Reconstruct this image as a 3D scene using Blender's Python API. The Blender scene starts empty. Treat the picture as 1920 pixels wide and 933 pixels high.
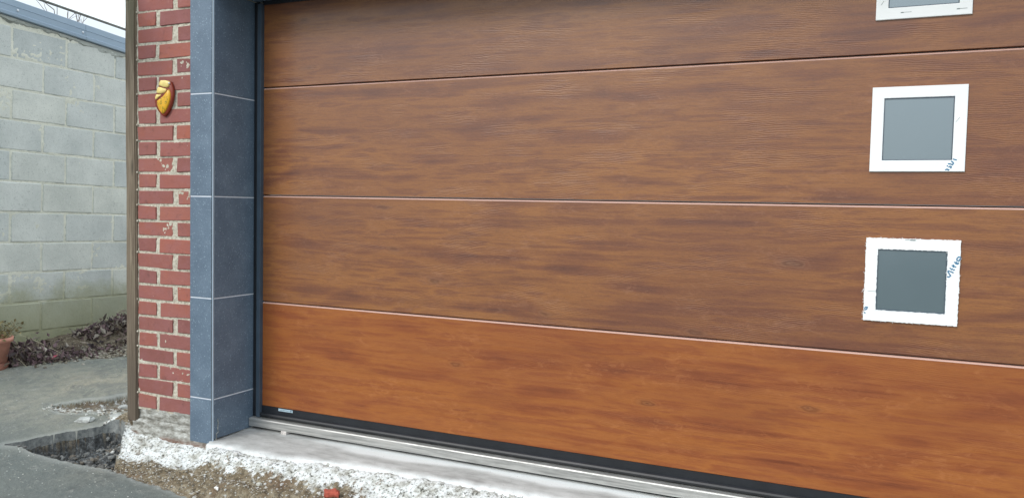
import bpy, bmesh, math, random
import numpy as np
from mathutils import Vector, Matrix, noise as mnoise
random.seed(7); rng = np.random.default_rng(7)
S = bpy.context.scene
COL = S.collection

# ------------------------------------------------------------------ camera
cam_d = bpy.data.cameras.new('camera'); cam = bpy.data.objects.new('camera', cam_d); COL.objects.link(cam)
YAW, PIT, ROL = 0.4260195, -0.0506, 0.0207325
fw = Vector((-math.sin(YAW)*math.cos(PIT), math.cos(YAW)*math.cos(PIT), math.sin(PIT)))
r0 = Vector((math.cos(YAW), math.sin(YAW), 0)); u0 = r0.cross(fw)
rt = r0*math.cos(ROL)+u0*math.sin(ROL); up = -r0*math.sin(ROL)+u0*math.cos(ROL)
M = Matrix((rt, up, -fw)).transposed().to_4x4(); M.translation = Vector((2.9605, -3.27847, 1.0598))
cam.matrix_world = M
cam_d.sensor_width = 36; cam_d.lens = 28.398; cam_d.clip_start = 0.05; cam_d.clip_end = 500
S.camera = cam
S.render.resolution_x = 1024; S.render.resolution_y = 497

# ------------------------------------------------------------------ light
SUN_EL, SUN_AZ = math.radians(33), math.radians(204)     # azimuth clockwise from +Y
w = bpy.data.worlds.new('World'); S.world = w; w.use_nodes = True
nt = w.node_tree; nt.nodes.clear()
wo = nt.nodes.new('ShaderNodeOutputWorld'); bg = nt.nodes.new('ShaderNodeBackground')
sky = nt.nodes.new('ShaderNodeTexSky'); sky.sky_type = 'NISHITA'; sky.sun_disc = False
sky.sun_elevation = SUN_EL; sky.sun_rotation = SUN_AZ; sky.dust_density = 4; sky.air_density = 1.0
mixw = nt.nodes.new('ShaderNodeMix'); mixw.data_type = 'RGBA'
mixw.inputs[0].default_value = 0.86                        # closed cloud deck: mostly even grey white
mixw.inputs[7].default_value = (8.6, 9.5, 10.2, 1)
nt.links.new(sky.outputs[0], mixw.inputs[6])
# standard overcast sky: the zenith is about twice as bright as the horizon
tcw = nt.nodes.new('ShaderNodeTexCoord'); sxyz = nt.nodes.new('ShaderNodeSeparateXYZ'); mr = nt.nodes.new('ShaderNodeMapRange')
nt.links.new(tcw.outputs['Generated'], sxyz.inputs[0]); nt.links.new(sxyz.outputs[2], mr.inputs[0])
mr.inputs[1].default_value = 0; mr.inputs[2].default_value = 1; mr.inputs[3].default_value = .80; mr.inputs[4].default_value = 1.95
vm = nt.nodes.new('ShaderNodeVectorMath'); vm.operation = 'SCALE'
nt.links.new(mixw.outputs[2], vm.inputs[0]); nt.links.new(mr.outputs[0], vm.inputs['Scale'])
nt.links.new(vm.outputs[0], bg.inputs[0])
bg.inputs[1].default_value = 0.092; nt.links.new(bg.outputs[0], wo.inputs[0])
sl = bpy.data.lights.new('sun', 'SUN'); sl.energy = 1.1; sl.angle = math.radians(18); sl.color = (1, .97, .93)
sun = bpy.data.objects.new('sun', sl); COL.objects.link(sun)
sd = Vector((math.sin(SUN_AZ)*math.cos(SUN_EL), math.cos(SUN_AZ)*math.cos(SUN_EL), math.sin(SUN_EL)))
sun.rotation_euler = sd.to_track_quat('Z', 'Y').to_euler(); sun.location = (0, -4, 8)
S.view_settings.view_transform = 'Standard'; S.view_settings.look = 'None'
S.view_settings.exposure = 0.35; S.view_settings.gamma = 1

# ------------------------------------------------------------------ helpers
def tag(o, label=None, cat=None, group=None, kind=None):
    if label: o['label'] = label
    if cat: o['category'] = cat
    if group: o['group'] = group
    if kind: o['kind'] = kind
    return o
def empty(name, loc, label, cat, group=None):
    o = bpy.data.objects.new(name, None); o.location = loc; o.empty_display_size = .1
    COL.objects.link(o); return tag(o, label, cat, group, 'thing')
def mesh(name, V, F, mat, smooth=False):
    me = bpy.data.meshes.new(name); me.from_pydata([tuple(map(float, v)) for v in V], [], F); me.update()
    if mat: me.materials.append(mat)
    if smooth: me.shade_smooth()
    return me
def obj(name, me, parent=None, loc=(0, 0, 0), rot=(0, 0, 0), world=False):
    """link a mesh; with world=True its vertices are in world coordinates under an unrotated parent"""
    o = bpy.data.objects.new(name, me); COL.objects.link(o)
    if parent:
        o.parent = parent
        if world:
            p = Vector((0, 0, 0)); q = parent
            while q: p += q.location; q = q.parent
            loc = tuple(Vector(loc)-p)
    o.location = loc; o.rotation_euler = rot
    return o
def bbox_mesh(name, sx, sy, sz, bev, mat, jit=0, seed=0, segs=1):
    """bevelled block centred on its own origin, corners knocked about by jit"""
    bm = bmesh.new(); bmesh.ops.create_cube(bm, size=1)
    rr = random.Random(seed)
    for v in bm.verts:
        v.co = Vector((v.co.x*sx, v.co.y*sy, v.co.z*sz)) + Vector([rr.uniform(-jit, jit) for _ in range(3)])
    if bev: bmesh.ops.bevel(bm, geom=bm.edges[:], offset=bev, segments=segs, affect='EDGES', profile=.6)
    if jit:
        for v in bm.verts: v.co += Vector([rr.uniform(-jit, jit)*.35 for _ in range(3)])
    me = bpy.data.meshes.new(name); bm.to_mesh(me); bm.free(); me.materials.append(mat)
    return me
def box(name, x0, x1, y0, y1, z0, z1, mat, parent=None, bev=0.0, segs=1, **k):
    me = bbox_mesh(name, x1-x0, y1-y0, z1-z0, bev, mat, segs=segs, **k)
    return obj(name, me, parent, ((x0+x1)/2, (y0+y1)/2, (z0+z1)/2), world=bool(parent))
def extrude_profile(name, prof, x0, x1, mat, cap=True, smooth=False, nx=1):
    """profile of (y, z) points run along x"""
    n = len(prof); V = []; F = []
    for i in range(nx+1):
        x = x0+(x1-x0)*i/nx
        V += [(x, y, z) for y, z in prof]
    for i in range(nx):
        for k in range(n):
            a = i*n+k; b = i*n+(k+1) % n
            F.append((a, b, b+n, a+n))
    if cap: F += [tuple(range(n)), tuple(range(nx*n+n-1, nx*n-1, -1))]
    me = mesh(name, V, F, mat, smooth)
    bm = bmesh.new(); bm.from_mesh(me); bmesh.ops.recalc_face_normals(bm, faces=bm.faces); bm.to_mesh(me); bm.free()
    return me
def tube(pts, rad, n=6):
    V = []; F = []
    for i, p in enumerate(pts):
        p = Vector(p); q = Vector(pts[min(i+1, len(pts)-1)]); o = Vector(pts[max(i-1, 0)])
        d = (q-o).normalized(); a = d.orthogonal().normalized(); b = d.cross(a)
        rr = rad[i] if isinstance(rad, (list, tuple)) else rad
        for k in range(n):
            t = 2*math.pi*k/n; V.append(p+a*math.cos(t)*rr+b*math.sin(t)*rr)
        if i:
            for k in range(n): F.append(((i-1)*n+k, (i-1)*n+(k+1) % n, i*n+(k+1) % n, i*n+k))
    F.append(tuple(range(n-1, -1, -1))); F.append(tuple(range((len(pts)-1)*n, len(pts)*n)))
    return V, F
def join_vf(lst):
    V = []; F = []
    for v, f in lst:
        o = len(V); V += list(v); F += [tuple(i+o for i in t) for t in f]
    return V, F
def lathe(name, prof, mat, n=40):
    V = []; F = []
    for r, z in prof:
        for k in range(n): V.append((r*math.cos(2*math.pi*k/n), r*math.sin(2*math.pi*k/n), z))
    for i in range(len(prof)-1):
        for k in range(n): F.append((i*n+k, i*n+(k+1) % n, (i+1)*n+(k+1) % n, (i+1)*n+k))
    F.append(tuple(range(n-1, -1, -1)))
    return mesh(name, V, F, mat, True)

# numpy value noise -------------------------------------------------
_perm = rng.random((256, 256))
def vnoise(x, y):
    xi = np.floor(x).astype(int); yi = np.floor(y).astype(int); fx = x-xi; fy = y-yi
    fx = fx*fx*(3-2*fx); fy = fy*fy*(3-2*fy)
    g = lambda a, b: _perm[(a*7+b*13) & 255, (b*5+a*3) & 255]
    return (g(xi, yi)*(1-fx)+g(xi+1, yi)*fx)*(1-fy)+(g(xi, yi+1)*(1-fx)+g(xi+1, yi+1)*fx)*fy
def fbm(x, y, s, o=4, g=.5):
    t = 0; a = 1; n = 0
    for k in range(o):
        t = t+a*(vnoise(x*s+17.3*k, y*s+9.1*k)-.5); n += a; a *= g; s *= 2.03
    return t/n*2
def sdf(px, py, poly):
    """signed distance to a polygon, negative inside"""
    d = np.full(px.shape, 1e9); ins = np.zeros(px.shape, bool)
    n = len(poly)
    for i in range(n):
        x0, y0 = poly[i]; x1, y1 = poly[(i+1) % n]
        ex, ey = x1-x0, y1-y0; wx, wy = px-x0, py-y0
        t = np.clip((wx*ex+wy*ey)/(ex*ex+ey*ey), 0, 1)
        d = np.minimum(d, np.hypot(wx-ex*t, wy-ey*t))
        c = ((y0 <= py) != (y1 <= py)) & (px < (ex*(py-y0)/((ey if ey else 1e-9))+x0))
        ins ^= c
    return np.where(ins, -d, d)
def sstep(a, b, x):
    t = np.clip((x-a)/(b-a), 0, 1); return t*t*(3-2*t)

# ------------------------------------------------------------------ materials
class MT:
    def __init__(s, name, rough=.7, spec=.5):
        s.m = bpy.data.materials.new(name); s.m.use_nodes = True; s.t = s.m.node_tree
        s.b = s.t.nodes['Principled BSDF']; s.b.inputs['Roughness'].default_value = rough
        s.b.inputs['Specular IOR Level'].default_value = spec
        s.tc = s.t.nodes.new('ShaderNodeTexCoord'); s.geo = None
    def L(s, a, b): s.t.links.new(a, b)
    def co(s, kind='Object'): return s.tc.outputs[kind]
    def pos(s):
        if not s.geo: s.geo = s.t.nodes.new('ShaderNodeNewGeometry')
        return s.geo.outputs['Position']
    def setin(s, sock, v):
        if hasattr(v, 'is_linked') or isinstance(v, bpy.types.NodeSocket): s.L(v, sock)
        else: sock.default_value = v
    def mp(s, v, scale=(1, 1, 1), loc=(0, 0, 0), rot=(0, 0, 0)):
        n = s.t.nodes.new('ShaderNodeMapping'); s.L(v, n.inputs[0])
        n.inputs['Scale'].default_value = scale; s.setin(n.inputs['Location'], loc); n.inputs['Rotation'].default_value = rot
        return n.outputs[0]
    def noise(s, v, scale, detail=4, rough=.55, dist=0, out=0):
        n = s.t.nodes.new('ShaderNodeTexNoise'); s.L(v, n.inputs['Vector'])
        n.inputs['Scale'].default_value = scale; n.inputs['Detail'].default_value = detail
        n.inputs['Roughness'].default_value = rough; n.inputs['Distortion'].default_value = dist
        return n.outputs[out]
    def vor(s, v, scale, feat='F1', out='Distance', rnd=1):
        n = s.t.nodes.new('ShaderNodeTexVoronoi'); n.feature = feat; s.L(v, n.inputs['Vector'])
        n.inputs['Scale'].default_value = scale; n.inputs['Randomness'].default_value = rnd
        return n.outputs[out]
    def ramp(s, f, stops):
        n = s.t.nodes.new('ShaderNodeValToRGB'); s.L(f, n.inputs[0]); e = n.color_ramp.elements
        while len(e) < len(stops): e.new(.5)
        for k, (p, c) in enumerate(stops):
            e[k].position = p; e[k].color = (c, c, c, 1) if isinstance(c, (int, float)) else (*c, 1)
        return n.outputs[0]
    def math(s, op, a, b=0.0, c=None):
        n = s.t.nodes.new('ShaderNodeMath'); n.operation = op
        s.setin(n.inputs[0], a); s.setin(n.inputs[1], b)
        if c is not None: s.setin(n.inputs[2], c)
        return n.outputs[0]
    def mix(s, f, a, b, mode='MIX'):
        n = s.t.nodes.new('ShaderNodeMix'); n.data_type = 'RGBA'; n.blend_type = mode
        s.setin(n.inputs[0], f)
        for i, v in ((6, a), (7, b)):
            if isinstance(v, tuple) and len(v) == 3: v = (*v, 1)
            s.setin(n.inputs[i], v)
        return n.outputs[2]
    def sep(s, v):
        n = s.t.nodes.new('ShaderNodeSeparateXYZ'); s.L(v, n.inputs[0]); return n.outputs
    def comb(s, x, y, z):
        n = s.t.nodes.new('ShaderNodeCombineXYZ')
        for i, v in enumerate((x, y, z)): s.setin(n.inputs[i], v)
        return n.outputs[0]
    def attr(s, name, out='Fac'):
        n = s.t.nodes.new('ShaderNodeAttribute'); n.attribute_name = name; return n.outputs[out]
    def rnd(s):
        n = s.t.nodes.new('ShaderNodeObjectInfo'); return n.outputs['Random']
    def bump(s, h, strength, dist, prev=None):
        n = s.t.nodes.new('ShaderNodeBump'); n.inputs['Strength'].default_value = strength
        n.inputs['Distance'].default_value = dist; s.L(h, n.inputs['Height'])
        if prev: s.L(prev, n.inputs['Normal'])
        s.L(n.outputs[0], s.b.inputs['Normal']); return n.outputs[0]
    def col(s, c):
        if isinstance(c, tuple): s.b.inputs['Base Color'].default_value = (*c, 1)
        else: s.L(c, s.b.inputs['Base Color'])
        return s
    def rough(s, r): s.setin(s.b.inputs['Roughness'], r); return s

def wood_laminate(name, dark, mid, gold, pale, rough, emb, coat):
    """golden oak foil: long straight streaks, blotchy figure, knots, embossed grain"""
    m = MT(name, rough, .5)
    r = m.rnd()
    off = m.comb(m.math('MULTIPLY', r, 23.0), 0.0, m.math('MULTIPLY', r, 7.0))
    v = m.mp(m.co(), (1, 1, 1), off)
    kv = m.mp(v, (1.0, 0.0, 3.0))
    kj = m.noise(m.mp(v, (6, 1, 16)), 1.0, 3, .6)
    kd = m.math('ADD', m.vor(kv, 2.1), m.math('MULTIPLY', m.math('SUBTRACT', kj, .5), .34))
    knot = m.ramp(kd, [(0.0, 1), (.06, .7), (.22, 0.0)])
    x, y, z = m.sep(v)
    warp = m.noise(m.mp(v, (1.1, 1, 3)), 1.0, 2, .5)
    zz = m.math('ADD', z, m.math('MULTIPLY', m.math('SUBTRACT', warp, .5), .035))
    zz = m.math('ADD', zz, m.math('MULTIPLY', knot, .012))
    vv = m.comb(x, 0.0, zz)
    streak = m.noise(m.mp(vv, (.9, 1, 17)), 1.0, 4, .55)
    streak2 = m.noise(m.mp(vv, (1.8, 1, 60), (5, 0, 3)), 1.0, 4, .6)
    blot = m.noise(m.mp(vv, (3.2, 1, 13), (2, 0, 9)), 1.0, 4, .55, .4)
    s_ = m.math('ADD', m.math('MULTIPLY', streak, .46), m.math('ADD', m.math('MULTIPLY', streak2, .18), m.math('MULTIPLY', blot, .36)))
    c = m.ramp(s_, [(.36, dark), (.445, mid), (.525, gold), (.575, mid), (.63, gold), (.69, dark)])
    # dark cigar-shaped clouds and paler figure flecks
    big = m.noise(m.mp(v, (1.7, 1, 8.5), (9, 0, 1)), 1.0, 4, .55)
    c = m.mix(m.ramp(big, [(.52, 0.0), (.76, .5)]), c, dark)
    wide = m.noise(m.mp(v, (.55, 1, 1.6), (2, 0, 6)), 1.0, 3, .5)
    c = m.mix(m.ramp(wide, [(.42, 0.0), (.64, .5)]), c, tuple(k*1.25 for k in dark))
    fig = m.math('MULTIPLY', m.ramp(m.noise(m.mp(v, (17, 1, 42), (1, 0, 5)), 1.0, 5, .7, 1.2), [(.50, 0.0), (.70, 1)]),
                 m.ramp(m.noise(m.mp(v, (3, 1, 9), (4, 0, 2)), 1.0, 2), [(.48, 0.0), (.62, 1)]))
    c = m.mix(m.math('MULTIPLY', fig, .38), c, pale)
    pores = m.noise(m.mp(vv, (24, 1, 300)), 1.0, 3, .65)
    c = m.mix(1.0, c, m.ramp(pores, [(.3, (.90, .885, .87)), (.5, (1, 1, 1)), (.72, (1.04, 1.03, 1.02))]), 'MULTIPLY')
    speck = m.noise(m.mp(v, (70, 1, 240)), 1.0, 4, .8)
    c = m.mix(min(1.0, emb*2.6), c, m.ramp(speck, [(.34, (.78, .76, .75)), (.48, (1, 1, 1)), (.66, (1.10, 1.09, 1.07))]), 'MULTIPLY')
    c = m.mix(m.ramp(kd, [(0.0, .75), (.04, .5), (.12, 0.0)]), c, tuple(k*.6 for k in dark))
    swirl = m.math('SINE', m.math('MULTIPLY', kd, 95.0))
    c = m.mix(m.math('MULTIPLY', m.math('MULTIPLY', knot, m.math('ADD', swirl, 1.0)), .15), c, pale)
    m.col(c)
    # embossing: bunches of short slanting ridges that come and go
    emask = m.ramp(m.noise(m.mp(v, (2.6, 1, 9), (3, 0, 8)), 1.0, 3), [(.50, .05), (.62, 1)])
    ez = m.math('ADD', z, m.math('MULTIPLY', m.noise(m.mp(v, (9, 1, 26)), 1.0, 3), .022))
    rid = m.math('SINE', m.math('MULTIPLY', m.math('ADD', ez, m.math('MULTIPLY', x, .06)), 900.0))
    h = m.math('MULTIPLY', m.math('MULTIPLY', rid, emask), .8)
    h = m.math('ADD', h, m.math('MULTIPLY', pores, 1.7))
    m.bump(h, emb, .0011)
    m.b.inputs['Coat Weight'].default_value = coat; m.b.inputs['Coat Roughness'].default_value = .22
    m.rough(m.ramp(streak2, [(.3, rough-.08), (.7, rough+.08)]))
    return m.m

WOOD = wood_laminate('embossed_oak_foil_sky_tint', (.118, .039, .020), (.195, .066, .023), (.295, .114, .028), (.36, .17, .09), .44, .32, .60)  # upper panels: embossed finish, with sky reflection put into a duller base colour
WOOD_LOW = wood_laminate('golden_oak_foil_ground_tint', (.165, .042, .014), (.265, .074, .019), (.345, .114, .024), (.50, .20, .070), .42, .12, .06)  # bottom panel: smoother finish, ground reflection put into a more saturated base colour
BEAD = MT('panel_edge_sky_reflection', .3); BEAD.col((.60, .37, .30)); BEAD.b.inputs['Coat Weight'].default_value = 1; BEAD = BEAD.m  # glossy edge strip; the sky reflected along it is painted as pale colour

def plain(name, c, rough=.6, metal=0, spec=.5, var=.12, vs=12, bump=0, bs=200):
    m = MT(name, rough, spec); n = m.noise(m.co(), vs, 4)
    m.col(m.mix(m.ramp(n, [(.3, 0.0), (.7, 1)]), tuple(k*(1-var) for k in c), tuple(min(1, k*(1+var)) for k in c)))
    m.b.inputs['Metallic'].default_value = metal
    if bump: m.bump(m.noise(m.co(), bs, 3), bump, .002)
    return m.m
RUBBER = plain('black_rubber', (.012, .014, .018), .42, var=.25, vs=9)
FRAME_DARK = plain('dark_frame', (.055, .08, .11), .4, var=.15)
ALU = MT('milled_aluminium', .38)
_n = ALU.noise(ALU.mp(ALU.pos(), (2.5, 60, 60)), 2, 4)
ALU.col(ALU.ramp(_n, [(.3, (.30, .30, .29)), (.55, (.50, .50, .48)), (.8, (.62, .60, .56))])); ALU.b.inputs['Metallic'].default_value = .55
ALU.rough(ALU.ramp(ALU.noise(ALU.pos(), 30, 3), [(.3, .3), (.7, .55)])); ALU = ALU.m
COPING = MT('grey_coated_sheet', .38); COPING.col(COPING.mix(COPING.ramp(COPING.noise(COPING.pos(), 3, 4), [(.3, 0.0), (.7, 1)]), (.23, .30, .37), (.28, .35, .42))); COPING = COPING.m
SCREW = plain('screw_steel', (.6, .62, .64), .35, .7)
FILM = MT('white_window_film', .35); FILM.col(FILM.mix(FILM.ramp(FILM.noise(FILM.pos(), 9, 3), [(.4, 0.0), (.7, 1)]), (.88, .90, .895), (.91, .925, .92))); FILM = FILM.m
INK = plain('blue_print', (.02, .16, .30), .5)
INK_DARK = plain('faint_grey_print', (.16, .2, .19), .5)
PANE = MT('milky_grey_pane', .07)
PANE.col(PANE.mix(PANE.noise(PANE.pos(), 5, 3), (.065, .095, .110), (.085, .115, .130))); PANE.b.inputs['IOR'].default_value = 3.3; PANE.b.inputs['Specular Tint'].default_value = (.84, .95, 1.0, 1)
PANE.rough(PANE.ramp(PANE.noise(PANE.pos(), 4, 3), [(.3, .05), (.8, .16)])); PANE = PANE.m
STICKER = plain('sticker_paper', (.42, .55, .62), .4, var=.2, vs=60)

# blue stone tile with pale flecks
m = MT('bluestone_tile', .5)
v = m.mp(m.pos(), (1, 1, 1), m.comb(m.math('MULTIPLY', m.rnd(), 31.0), 0.0, 0.0))
cl = m.noise(v, 9, 5, .6)
c = m.ramp(cl, [(.3, (.098, .142, .198)), (.55, (.124, .176, .238)), (.75, (.155, .212, .278))])
fv = m.mp(m.mp(v, rot=(0.4, .7, .3)), (1.0, 1.0, .42))
fl = m.math('MULTIPLY', m.ramp(m.vor(fv, 125), [(.16, 1), (.34, 0.0)]), m.ramp(m.noise(v, 48, 3, .65), [(.46, 0.0), (.58, 1)]))
c = m.mix(m.math('MULTIPLY', fl, .5), c, (.40, .52, .60))
dk = m.ramp(m.noise(v, 150, 3, .7), [(.3, .75), (.5, 1)])
m.col(m.mix(1.0, c, dk, 'MULTIPLY')); m.bump(m.noise(v, 160, 3), .25, .0012); TILE = m.m
GROUT = plain('white_grout', (.66, .70, .76), .8, var=.06, vs=60, bump=.4)
TRIMW = plain('pale_edge_profile', (.42, .52, .62), .35, .2, var=.05)

# bricks
m = MT('red_brick', .85)
r = m.rnd(); v = m.mp(m.pos(), (1, 1, 1), m.comb(m.math('MULTIPLY', r, 9.0), 0.0, 0.0))
base = m.ramp(r, [(0.0, (.22, .080, .070)), (.2, (.34, .115, .085)), (.45, (.30, .100, .082)), (.65, (.39, .122, .076)), (.82, (.24, .090, .082)), (1, (.36, .125, .088))])
c = m.mix(m.ramp(m.noise(v, 17, 5, .6), [(.35, 0.0), (.7, .55)]), base, (.30, .125, .125))
c = m.mix(m.ramp(m.noise(v, 40, 5, .7), [(.57, 0.0), (.74, .30)]), c, (.44, .22, .17))
c = m.mix(m.ramp(m.noise(v, 22, 5, .7), [(.28, .55), (.42, 0.0)]), c, (.12, .05, .045))
c = m.mix(m.ramp(m.vor(v, 150), [(.06, .8), (.14, 0.0)]), c, (.06, .03, .03))
m.col(c); b = m.bump(m.noise(v, 40, 5, .65), .6, .004); m.bump(m.noise(v, 330, 3), .4, .001, b); BRICK = m.m
m = MT('old_mortar', .95)
c = m.ramp(m.noise(m.pos(), 70, 5, .7), [(.30, (.24, .21, .155)), (.46, (.52, .48, .385)), (.68, (.70, .665, .57))])
m.col(c); m.bump(m.noise(m.pos(), 180, 4, .7), 1, .004); MORTAR = m.m

# concrete blocks
def block_mat(name, a, b_, seed):
    m = MT(name, .92)
    r = m.rnd(); v = m.mp(m.pos(), (1, 1, 1), m.comb(0.0, m.math('MULTIPLY', r, 11.0), 0.0))
    c = m.mix(m.ramp(m.noise(v, 4, 5, .6), [(.35, 0.0), (.65, 1)]), a, b_)
    c = m.mix(1.0, c, m.ramp(r, [(0.0, (.88, .9, .92)), (.5, (1, 1, 1)), (1, (1.07, 1.05, 1.0))]), 'MULTIPLY')
    c = m.mix(m.ramp(m.vor(v, 52), [(.05, .85), (.10, 0.0)]), c, (.09, .10, .09))
    c = m.mix(m.ramp(m.vor(v, 105), [(.10, .8), (.18, 0.0)]), c, (.14, .15, .14))
    c = m.mix(m.ramp(m.noise(v, 75, 4, .75), [(.60, 0.0), (.68, .6)]), c, (.64, .66, .62))
    c = m.mix(m.ramp(m.noise(v, 62, 5, .8), [(.34, .6), (.42, 0.0)]), c, (.20, .21, .195))
    # algae and damp rising from the soil
    z = m.sep(m.pos())[2]
    zz = m.math('ADD', z, m.math('MULTIPLY', m.math('SUBTRACT', m.noise(m.pos(), 5, 5, .6), .5), .38))
    c = m.mix(m.ramp(zz, [(.08, .88), (.36, .66), (.50, 0.0)]), c, (.25, .25, .135))
    m.col(c); bb = m.bump(m.noise(v, 26, 5, .7), .5, .006); m.bump(m.noise(v, 220, 3, .7), .55, .0018, bb)
    return m.m
BLOCK = block_mat('concrete_block_grey', (.46, .475, .445), (.57, .58, .54), 1)
BMORT = block_mat('block_mortar', (.52, .52, .45), (.62, .615, .54), 2)
ROUGHMORT = block_mat('smeared_mortar', (.36, .37, .33), (.48, .475, .42), 3)

# weathered post
m = MT('weathered_post_wood', .85)
v = m.pos(); g = m.noise(m.mp(v, (60, 60, 3.2)), 1, 6, .65, .6)
c = m.ramp(g, [(.3, (.095, .070, .048)), (.5, (.19, .148, .104)), (.7, (.30, .245, .18))])
c = m.mix(m.ramp(m.noise(m.mp(v, (9, 9, 2.2)), 1, 4), [(.5, 0.0), (.7, .55)]), c, (.10, .10, .055))
c = m.mix(m.ramp(m.vor(m.mp(v, (14, 14, 3.4)), 1), [(.08, .9), (.2, 0.0)]), c, (.06, .05, .035))
z = m.sep(v)[2]
c = m.mix(m.ramp(m.math('ADD', z, m.math('MULTIPLY', m.noise(v, 4, 3), .5)), [(.35, .72), (1, 0.0)]), c, (.10, .078, .058))
m.col(c); m.bump(g, .9, .004); POST = m.m

# ground materials
m = MT('old_concrete_drive', .93)
v = m.pos()
c = m.ramp(m.noise(v, 1.7, 6, .62), [(.34, (.185, .195, .17)), (.5, (.265, .262, .215)), (.66, (.345, .315, .24))])
c = m.mix(m.ramp(m.noise(v, 7, 6, .75), [(.42, 0.0), (.62, .65)]), c, (.13, .14, .135))
y = m.sep(v)[1]
fr = m.ramp(m.math('ADD', m.math('ADD', y, .62), m.math('MULTIPLY', m.noise(v, 2.5, 4), .5)), [(.1, 1), (.5, 0.0)])
c = m.mix(m.math('MULTIPLY', fr, .88), c, (.130, .148, .140))
c = m.mix(m.ramp(m.noise(v, 11, 6, .75, .6), [(.56, 0.0), (.66, .55)]), c, (.30, .30, .27))
c = m.mix(m.ramp(m.noise(v, 3.1, 6, .8, 1.0), [(.55, 0.0), (.63, .6)]), c, (.095, .105, .10))
c = m.mix(m.ramp(m.noise(m.mp(v, (1, 1.8, 1)), 30, 5, .75, 1.0), [(.58, 0.0), (.66, .6)]), c, (.38, .38, .34))
c = m.mix(m.math('MULTIPLY', m.ramp(m.vor(v, 33), [(.08, .9), (.16, 0.0)]), m.ramp(m.noise(v, 9, 3), [(.52, 0.0), (.6, 1)])), c, (.46, .48, .46))
c = m.mix(m.ramp(m.noise(v, 210, 3, .7), [(.36, .55), (.47, 0.0)]), c, (.07, .08, .075))
c = m.mix(m.math('MULTIPLY', m.attr('edge'), .7), c, (.40, .41, .385))
m.col(c); b = m.bump(m.noise(v, 22, 6, .75), .9, .012); m.bump(m.noise(v, 240, 3, .7), .6, .002, b); DRIVE = m.m

GA_, GB_, GC_ = -.176, .11, -.08
m = MT('crumbled_lime_and_soil', .97)
v = m.pos()
soil = m.ramp(m.noise(v, 26, 6, .7), [(.32, (.075, .057, .034)), (.5, (.19, .148, .092)), (.68, (.33, .29, .21))])
soil = m.mix(m.ramp(m.noise(v, 4, 3), [(.5, 0.0), (.66, .6)]), soil, (.16, .095, .055))
lime = m.ramp(m.noise(v, 20, 6, .72), [(.34, (.26, .25, .21)), (.44, (.50, .50, .46)), (.54, (.72, .74, .73)), (.7, (.80, .82, .81))])
f = m.math('ADD', m.attr('lime'), m.math('MULTIPLY', m.math('SUBTRACT', m.noise(v, 38, 6, .72), .5), 1.5))
c = m.mix(m.ramp(f, [(.42, 0.0), (.54, 1)]), soil, lime)
pit = m.ramp(m.noise(v, 80, 5, .8), [(.40, .92), (.455, 0.0)])
c = m.mix(m.math('MULTIPLY', pit, m.ramp(m.attr('flat'), [(0.0, 1), (.6, 0.0)])), c, (.045, .045, .038))
rock = m.ramp(m.noise(v, 55, 5, .75, .5), [(.36, (.018, .020, .022)), (.52, (.05, .056, .06)), (.66, (.17, .185, .19))])
c = m.mix(m.attr('dark'), c, rock)
# the paving's own thickness shows as a grey layer on the side of the hole
px_, py_, pz_ = m.sep(v)
zr = m.math('SUBTRACT', pz_, m.math('ADD', m.math('MULTIPLY', py_, GB_), m.math('ADD', m.math('MULTIPLY', px_, GC_), GA_)))
lay = m.ramp(m.math('ADD', m.math('ADD', m.math('MULTIPLY', zr, 10.0), .93), m.math('MULTIPLY', m.math('SUBTRACT', m.noise(v, 16, 5, .7), .5), .45)), [(.46, 0.0), (.50, 1)])
c = m.mix(m.math('MULTIPLY', lay, m.attr('hole')), c, m.ramp(m.noise(v, 50, 5, .7), [(.35, (.11, .12, .12)), (.6, (.22, .23, .22))]))
m.col(c); b = m.bump(m.noise(v, 42, 6, .75), .75, .006); m.bump(m.noise(v, 300, 3, .7), .7, .002, b); RUBBLE = m.m

m = MT('smooth_doorstep_concrete', .82)
c = m.ramp(m.noise(m.mp(v := m.pos(), (1, 3, 1)), 4.5, 7, .7), [(.33, (.30, .30, .29)), (.5, (.45, .455, .44)), (.66, (.56, .565, .55))])
c = m.mix(m.math('MULTIPLY', m.attr('edge'), 1.0), c, (.78, .80, .79))
c = m.mix(m.ramp(m.vor(v, 36), [(.05, .7), (.09, 0.0)]), c, (.15, .14, .13))
c = m.mix(m.ramp(m.noise(v, 170, 3, .7), [(.33, .3), (.45, 0.0)]), c, (.3, .3, .28))
m.col(c); m.bump(m.noise(v, 90, 5, .7), .35, .002); SLAB = m.m

m = MT('bed_soil', .97)
m.col(m.ramp(m.noise(m.pos(), 34, 6, .7), [(.32, (.05, .038, .028)), (.5, (.13, .10, .068)), (.68, (.27, .23, .165))]))
m.bump(m.noise(m.pos(), 70, 5, .7), 1, .01); SOIL = m.m
m = MT('pebble_mix', .9); m.col(m.mix(m.ramp(m.noise(m.pos(), 150, 3), [(.3, 0.0), (.7, .5)]), m.attr('tint', 'Color'), (.3, .28, .24))); PEB = m.m
m = MT('dry_leaf_mix', .8); m.col(m.mix(m.ramp(m.noise(m.pos(), 90, 3), [(.3, 0.0), (.7, .4)]), m.attr('tint', 'Color'), (.09, .07, .06))); LEAF = m.m
TERRA = plain('terracotta', (.55, .25, .18), .8, var=.2, vs=18, bump=.3)
TERRA_D = plain('terracotta_dark', (.22, .09, .06), .8, var=.25, vs=18, bump=.3)  # darker terracotta for the saucer
TWIG = plain('grey_bark', (.14, .115, .105), .9)
STRAW = plain('dry_straw', (.52, .47, .33), .8)
CONC = plain('broken_concrete', (.42, .43, .41), .95, var=.35, vs=40, bump=1)
REDB = plain('red_brick_bit', (.38, .08, .05), .9, var=.3, vs=50, bump=.8)
PINK = plain('pink_petal', (.52, .10, .15), .7)
CANOPY = MT('white_canopy_sheet', .5)
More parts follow.
